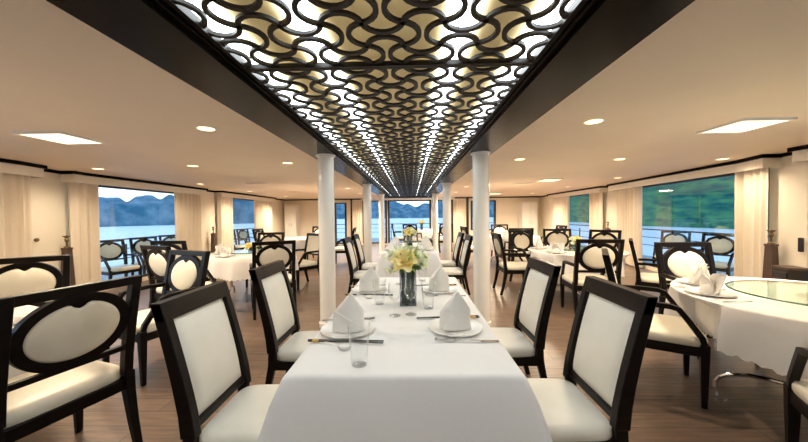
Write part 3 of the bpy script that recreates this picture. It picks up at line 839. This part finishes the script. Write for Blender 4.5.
# ------------------------------------------------------------------ flowers
def petal_flower(mb, c, R, layers, axis=None, cup=.6, rnd=random):
    ax_ = Vector(axis or (0, 0, 1)).normalized(); q = ax_.to_track_quat('Z', 'Y').to_matrix()
    for l in range(layers):
        n = 6 if l == 0 else 5; Rl = R * (1 - .24 * l); el = .25 + cup * l / max(1, layers - 1)
        for k in range(n):
            a = 2 * PI * (k + .5 * (l % 2)) / n + rnd.uniform(-.1, .1)
            vs = []; fs = []; nu, nv = 4, 5
            for j in range(nv + 1):
                t = j / nv; w = .42 * Rl * math.sin(PI * min(1, .12 + t * .8)) ** .7 * (1.1 if t < .8 else .9)
                rr = Rl * (t * math.cos(el) - .12 * t * t * 0); z = Rl * (t * math.sin(el + .5 * (1 - t)) - .18 * t ** 3 * (l == 0))
                for i in range(nu + 1):
                    u = -1 + 2 * i / nu
                    p = Vector((rr, u * w, z + .10 * Rl * u * u))
                    p = Matrix.Rotation(a, 3, 'Z') @ p
                    vs.append(Vector(c) + q @ p)
            for j in range(nv):
                for i in range(nu):
                    b0 = j * (nu + 1) + i; fs.append((b0, b0 + 1, b0 + nu + 2, b0 + nu + 1))
            mb.add(vs, fs)
def leaf(mb, base, tip, w, droop=.02):
    base = Vector(base); tip = Vector(tip); d = tip - base; side = d.cross(Vector((0, 0, 1))); side = side.normalized() if side.length > 1e-5 else Vector((1, 0, 0))
    vs = []; n = 6
    for j in range(n + 1):
        t = j / n; ww = w * math.sin(PI * (.06 + .94 * t)) ** .9 if t < 1 else .0005
        p = base + d * t - Vector((0, 0, droop * t * t))
        for u in (-1, 0, 1): vs.append(p + side * u * ww + Vector((0, 0, .3 * ww * abs(u))))
    mb.add(vs, [(j * 3 + i, j * 3 + i + 1, j * 3 + i + 4, j * 3 + i + 3) for j in range(n) for i in (0, 1)])
def bouquet(loc, seed, label, big=True, sc_=1.0, vase_h=.2, yellow=True):
    rnd = random.Random(seed); root = empty('flower_vase', loc)
    h = vase_h; r = .045
    vb = MB()
    for a in range(4): vb.box(-.052, .052, .047, .052, 0, h, Matrix.Rotation(a * PI / 2, 4, 'Z'))
    vb.box(-.047, .047, -.047, .047, 0, .012)
    vb.build('vase', M['vase'], root, smooth=0)
    sb = MB()
    for k in range(26):
        a = rnd.uniform(0, 6.28); x, y = .035 * math.cos(a), .035 * math.sin(a)
        sb.tube([(x, y, .014), (x * 1.05, y * 1.05, h * .6), (x * 1.15 + .01 * math.sin(k), y * 1.1, h + .05)], .0035, 5)
    sb.build('stems', M['stem'], root)
    bx = MB(); bx.loft(([[(.040 * a + .002 * math.sin(9 * i), .040 * bq + .002 * math.cos(7 * i), z) for i, (a, bq) in enumerate(((-1, -1), (1, -1), (1, 1), (-1, 1)))] for z in (.014, .05, h * .42)]))
    bx.build('leaf_wrap', M['wrap'], root, smooth=0)
    wb_ = MB()
    for k in range(7):
        a = 2 * PI * k / 7; leaf(wb_, (.03 * math.cos(a), .03 * math.sin(a), .016), (.036 * math.cos(a + .5), .036 * math.sin(a + .5), .09), .02, 0)
    wb_.build('vase_leaves', M['stem'], root)
    top = h
    if yellow:
        fb = MB(); petal_flower(fb, (-.02, -.075, top + .06), .09, 4, (-.1, -.75, .65), .9, rnd); fb.build('yellow_lily', M['yellow'], root, smooth=60)['label'] = 'large pale yellow bloom'
    pts = [(-.105, -.01, .10, .055), (-.05, .03, .12, .05), (.055, -.02, .095, .06), (.10, .02, .085, .055), (.02, .06, .13, .06), (.085, -.05, .055, .05), (-.10, -.05, .02, .045)]
    for k, (x, y, z, R) in enumerate(pts):
        fb = MB(); petal_flower(fb, (x, y, top + z - .015), R, 4, (x * 6, y * 6 - .3, .8), 1.0, rnd); fb.build('ivory_bloom', M['ivory'], root, smooth=60)
    lb_ = MB()
    for k in range(34):
        a = rnd.uniform(0, 6.28); L = rnd.uniform(.09, .16); el = rnd.uniform(-.25, .95)
        leaf(lb_, (.02 * math.cos(a), .02 * math.sin(a), top - .005), (L * math.cos(a) * math.cos(el), L * math.sin(a) * math.cos(el), top + .02 + L * math.sin(el)), rnd.uniform(.014, .024), .02)
    lb_.build('foliage', M['leaf'], root, smooth=60)
    lb_ = MB()
    for k in range(34):
        a = rnd.uniform(0, 6.28); L = rnd.uniform(.11, .19); el = rnd.uniform(-.3, 1.0)
        leaf(lb_, (.02 * math.cos(a), .02 * math.sin(a), top + .01), (L * math.cos(a) * math.cos(el), L * math.sin(a) * math.cos(el), top + .03 + L * math.sin(el)), rnd.uniform(.012, .02), .015)
    lb_.build('pale_foliage', M['leafpale'], root, smooth=60)
    root.scale = (sc_,) * 3
    return tag(root, label, 'flower vase', 'table flowers')
bouquet((-.025, 2.08, TZ), 1, 'square glass vase with a big yellow bloom on the near long table', vase_h=.225, sc_=1.05)
bouquet((-.03, 5.72, TZ), 2, 'vase of ivory and green flowers on the second long table', vase_h=.22)
bouquet((RT_MID[0] + .12, RT_MID[1] + .2, TZ + .036), 3, 'small vase of yellow green flowers on the middle right round table', vase_h=.07, sc_=.85)
bouquet((LT_MID[0] + .03, LT_MID[1] - .1, TZ + .036), 4, 'small vase of yellow green flowers on the middle left round table', vase_h=.06, sc_=.75)
bouquet((.42, 12.4, TZ + .002), 5, 'tall vase of pale flowers on the end table by the glazed wall', vase_h=.26)
bouquet((-2.75, 8.5, TZ + .002), 6, 'small green plant vase on the far left round table', vase_h=.04, sc_=.75, yellow=False)
bouquet((2.55, 8.4, TZ + .002), 7, 'small green plant vase on the far right round table', vase_h=.04, sc_=.75, yellow=False)

# glass turntables
def susan(cx, cy, R, label):
    root = empty('lazy_susan', (cx, cy, TZ + .001))
    MB().lathe([(.0001, 0), (.12, 0), (.12, .012), (.05, .015), (.05, .022), (.0001, .022)], 32).build('turntable_base', M['steel'], root)
    MB().lathe([(.0001, .022), (R - .004, .022), (R - .004, .034), (.0001, .034)], 72).build('glass_disc', M['susan'], root)
    MB().lathe([(R - .004, .022), (R, .024), (R, .032), (R - .004, .034)], 72).build('glass_edge', M['susan_edge'], root)
    return tag(root, label, 'turntable', 'glass turntables')
susan(*RT_NEAR, .46, 'large glass turntable on the near right round table')
susan(*RT_MID, .38, 'glass turntable on the middle right round table')
susan(*LT_MID, .36, 'glass turntable on the middle left round table')

# round table settings: (table, [(angle deg, kind)])
def round_setting(tab, R, deg, kind, tx, cutl=False, rr=.165):
    a = math.radians(deg); c, s2 = math.cos(a), math.sin(a); x, y = tab[0] + (R - rr) * c, tab[1] + (R - rr) * s2
    place('plate', (x, y, TZ - .003), 0, 'round white plate ' + tx, 'plate', 'plates on the round tables')
    place(kind, (x, y, TZ + .0075), heading(-c, -s2), 'folded white napkin on the plate ' + tx, 'napkin', 'napkins on the round tables', 1.08 if kind == 'fan' else None)
    if cutl:
        for k, (nm, f) in enumerate((('fork', -1), ('knife', 1))):
            b2 = a + (f * .185 + .03) / (R - rr)
            place(nm, (tab[0] + (R - rr) * math.cos(b2), tab[1] + (R - rr) * math.sin(b2), TZ + .0005), heading(-math.cos(b2), -math.sin(b2)), 'steel %s beside the plate %s' % (nm, tx), nm, 'cutlery on the round tables')
round_setting(RT_NEAR, .79, 166, 'fan', 'at the left rim of the near right round table', True)
round_setting(RT_NEAR, .79, 128, 'fan', 'at the far left of the near right round table', True)
place('rest', (2.33, 1.66, TZ + .0005), .4, 'white chopstick rest on the near rim of the near right round table', 'chopstick rest', 'rests on the round tables')
round_setting(RT_MID, .72, 150, 'napkin', 'at the far left of the middle right round table')
round_setting(RT_MID, .72, 215, 'fan', 'at the near left of the middle right round table')
round_setting(LT_MID, .68, 196, 'fan', 'at the left rim of the middle left round table')
round_setting(LT_MID, .68, 250, 'fan', 'at the near rim of the middle left round table')
round_setting(LT_NEAR, .76, 80, 'fan', 'at the far rim of the near left round table')
round_setting(LT_NEAR, .76, 28, 'fan', 'behind the oval chair back in the bottom left corner')
round_setting((-2.85, 8.45), .72, 10, 'napkin', 'at the right rim of the far left round table')
round_setting((2.7, 8.45), .72, 240, 'napkin', 'at the near rim of the far right round table')

# ------------------------------------------------------------------ outside
ob = MB().box(-8.0, -5.98, -3, 20, ZD - .1, ZD).box(6.0, 8.0, -3, 20, ZD - .1, ZD).box(-5.98, 6.0, YF + .2, 20, ZD - .1, ZD)
tag(ob.build('outside_deck', M['deck'], smooth=0), kind='structure')
def railing(p, q, label):
    root = empty('deck_railing', (0, 0, 0)); p = Vector(p); q = Vector(q); L = (q - p).length; n = max(2, round(L / 1.2))
    for z, hw in ((.80, .03), (.55, .012), (.3, .012)):
        MB().strip([p + Vector((0, 0, z)), q + Vector((0, 0, z))], hw, .018 if z > .7 else .009).build('rail', M['rail'], root, smooth=0)
    for k in range(n + 1):
        c = p + (q - p) * k / n; MB().box(c.x - .02, c.x + .02, c.y - .02, c.y + .02, ZD, ZD + .79).build('post', M['rail'], root, smooth=0)
    tag(root, label, 'railing', 'deck railings')
railing((-7.6, 2, ZD + .12), (-7.6, 19, ZD + .12), 'dark deck railing outside the left windows')
railing((7.6, 2, ZD + .12), (7.6, 19, ZD + .12), 'dark deck railing outside the right windows')
railing((-7.5, 19.4, ZD + .12), (7.5, 19.4, ZD + .12), 'dark deck railing outside the glazed end')
tag(MB().box(-2500, 2500, -800, 3000, -5.2, -5.0).build('sea', M['sea'], smooth=0), kind='structure')
def hill(name, path, m, seed, depth):
    """path: (x, y, height) crest line; outward slope both sides, craggy."""
    from mathutils import noise
    mb = MB(); n = len(path); P_ = []
    seg = 16
    for i in range(n - 1):
        for k in range(seg):
            t = k / seg; t2 = t * t * (3 - 2 * t)
            P_.append((path[i][0] + (path[i + 1][0] - path[i][0]) * t, path[i][1] + (path[i + 1][1] - path[i][1]) * t, path[i][2] + (path[i + 1][2] - path[i][2]) * t2))
    P_.append(path[-1]); rows = []
    prof = [(-1, 0), (-.93, .28), (-.8, .55), (-.6, .78), (-.35, .93), (0, 1), (.4, .9), (.8, .5), (1, 0)]
    for i, (x, y, h) in enumerate(P_):
        a = P_[max(0, i - 1)]; c = P_[min(len(P_) - 1, i + 1)]; t = Vector((c[0] - a[0], c[1] - a[1], 0)).normalized(); nn = Vector((t.y, -t.x, 0))
        r_ = []
        for w, hh in prof:
            q = Vector((x, y, 0)) + nn * w * depth
            nz_ = noise.fractal(Vector((q.x * .03 + seed, q.y * .03, hh)), 1, 2, 5)
            q += nn * nz_ * depth * .15
            r_.append((q.x, q.y, -5.3 + (h + 5) * hh * (1 + .14 * nz_)))
        rows.append(r_)
    mb.loft(rows, closed=False, cap=False)
    tag(mb.build(name, m, smooth=60), kind='structure')
def polar(D, spec):
    return [(-D * math.sin(math.radians(t)), D * math.cos(math.radians(t)), h) for t, h in spec]
hill('hill_left', polar(360, [(66, 18), (58, 16), (52, 22), (48, 17), (45.2, 20.5), (44, 20.5), (43.1, 17), (42, 21.5), (40.6, 22), (39.4, 17.5), (38.3, 21), (37.2, 20.5), (35.8, 17), (33.5, 23), (31, 20), (29, 27), (27, 28), (24, 24), (20, 30)]), M['hill_left'], 1, 26)
hill('hill_right', [(150, 20, 50), (152, 90, 66), (150, 160, 70), (160, 240, 66), (170, 330, 60), (170, 430, 48)], M['hill_right'], 4, 42)
hill('hill_far', [(-210, 700, 50), (-120, 700, 52), (-60, 690, 40), (-12, 690, 26), (10, 690, 19), (32, 690, 26), (80, 680, 42), (160, 660, 60), (240, 640, 50)], M['hill_left'], 9, 80)

# ------------------------------------------------------------------ sky, camera, view
w = bpy.data.worlds.new('evening_sky'); sc.world = w; w.use_nodes = True; nt = w.node_tree
bg = nt.nodes['Background']; tc = nt.nodes.new('ShaderNodeTexCoord'); sp = nt.nodes.new('ShaderNodeSeparateXYZ'); cr = nt.nodes.new('ShaderNodeValToRGB')
nt.links.new(tc.outputs['Generated'], sp.inputs[0]); nt.links.new(sp.outputs['Z'], cr.inputs['Fac']); nt.links.new(cr.outputs['Color'], bg.inputs['Color'])
cr.color_ramp.elements[0].color = (.80, .90, .97, 1); cr.color_ramp.elements[1].color = (.30, .50, .80, 1); cr.color_ramp.elements[1].position = .7
e = cr.color_ramp.elements.new(.1); e.color = (.72, .85, .97, 1)
bg.inputs['Strength'].default_value = .95

cam = bpy.data.cameras.new('camera'); co = bpy.data.objects.new('camera', cam); COL.objects.link(co); sc.camera = co
cam.sensor_fit = 'HORIZONTAL'; cam.sensor_width = 36; cam.lens = 310 / 808 * 36; cam.clip_start = .02; cam.clip_end = 5000
ya, pi_, ro = math.radians(1.3), math.radians(1.1), .012
F = Vector((-math.sin(ya) * math.cos(pi_), math.cos(ya) * math.cos(pi_), -math.sin(pi_))); R = Vector((math.cos(ya), math.sin(ya), 0)); U = R.cross(F)
R2 = R * math.cos(ro) - U * math.sin(ro); U2 = U * math.cos(ro) + R * math.sin(ro)
co.matrix_world = Matrix(((R2.x, U2.x, -F.x, 0), (R2.y, U2.y, -F.y, 0), (R2.z, U2.z, -F.z, 1.35), (0, 0, 0, 1)))

sc.view_settings.view_transform = 'Standard'; sc.view_settings.look = 'None'; sc.view_settings.gamma = 1; sc.view_settings.use_curve_mapping = False
sc.view_settings.exposure = 1.25
sc.cycles.use_denoising = True
sc.cycles.max_bounces = 10; sc.cycles.diffuse_bounces = 5; sc.cycles.transparent_max_bounces = 24; sc.cycles.sample_clamp_indirect = 6
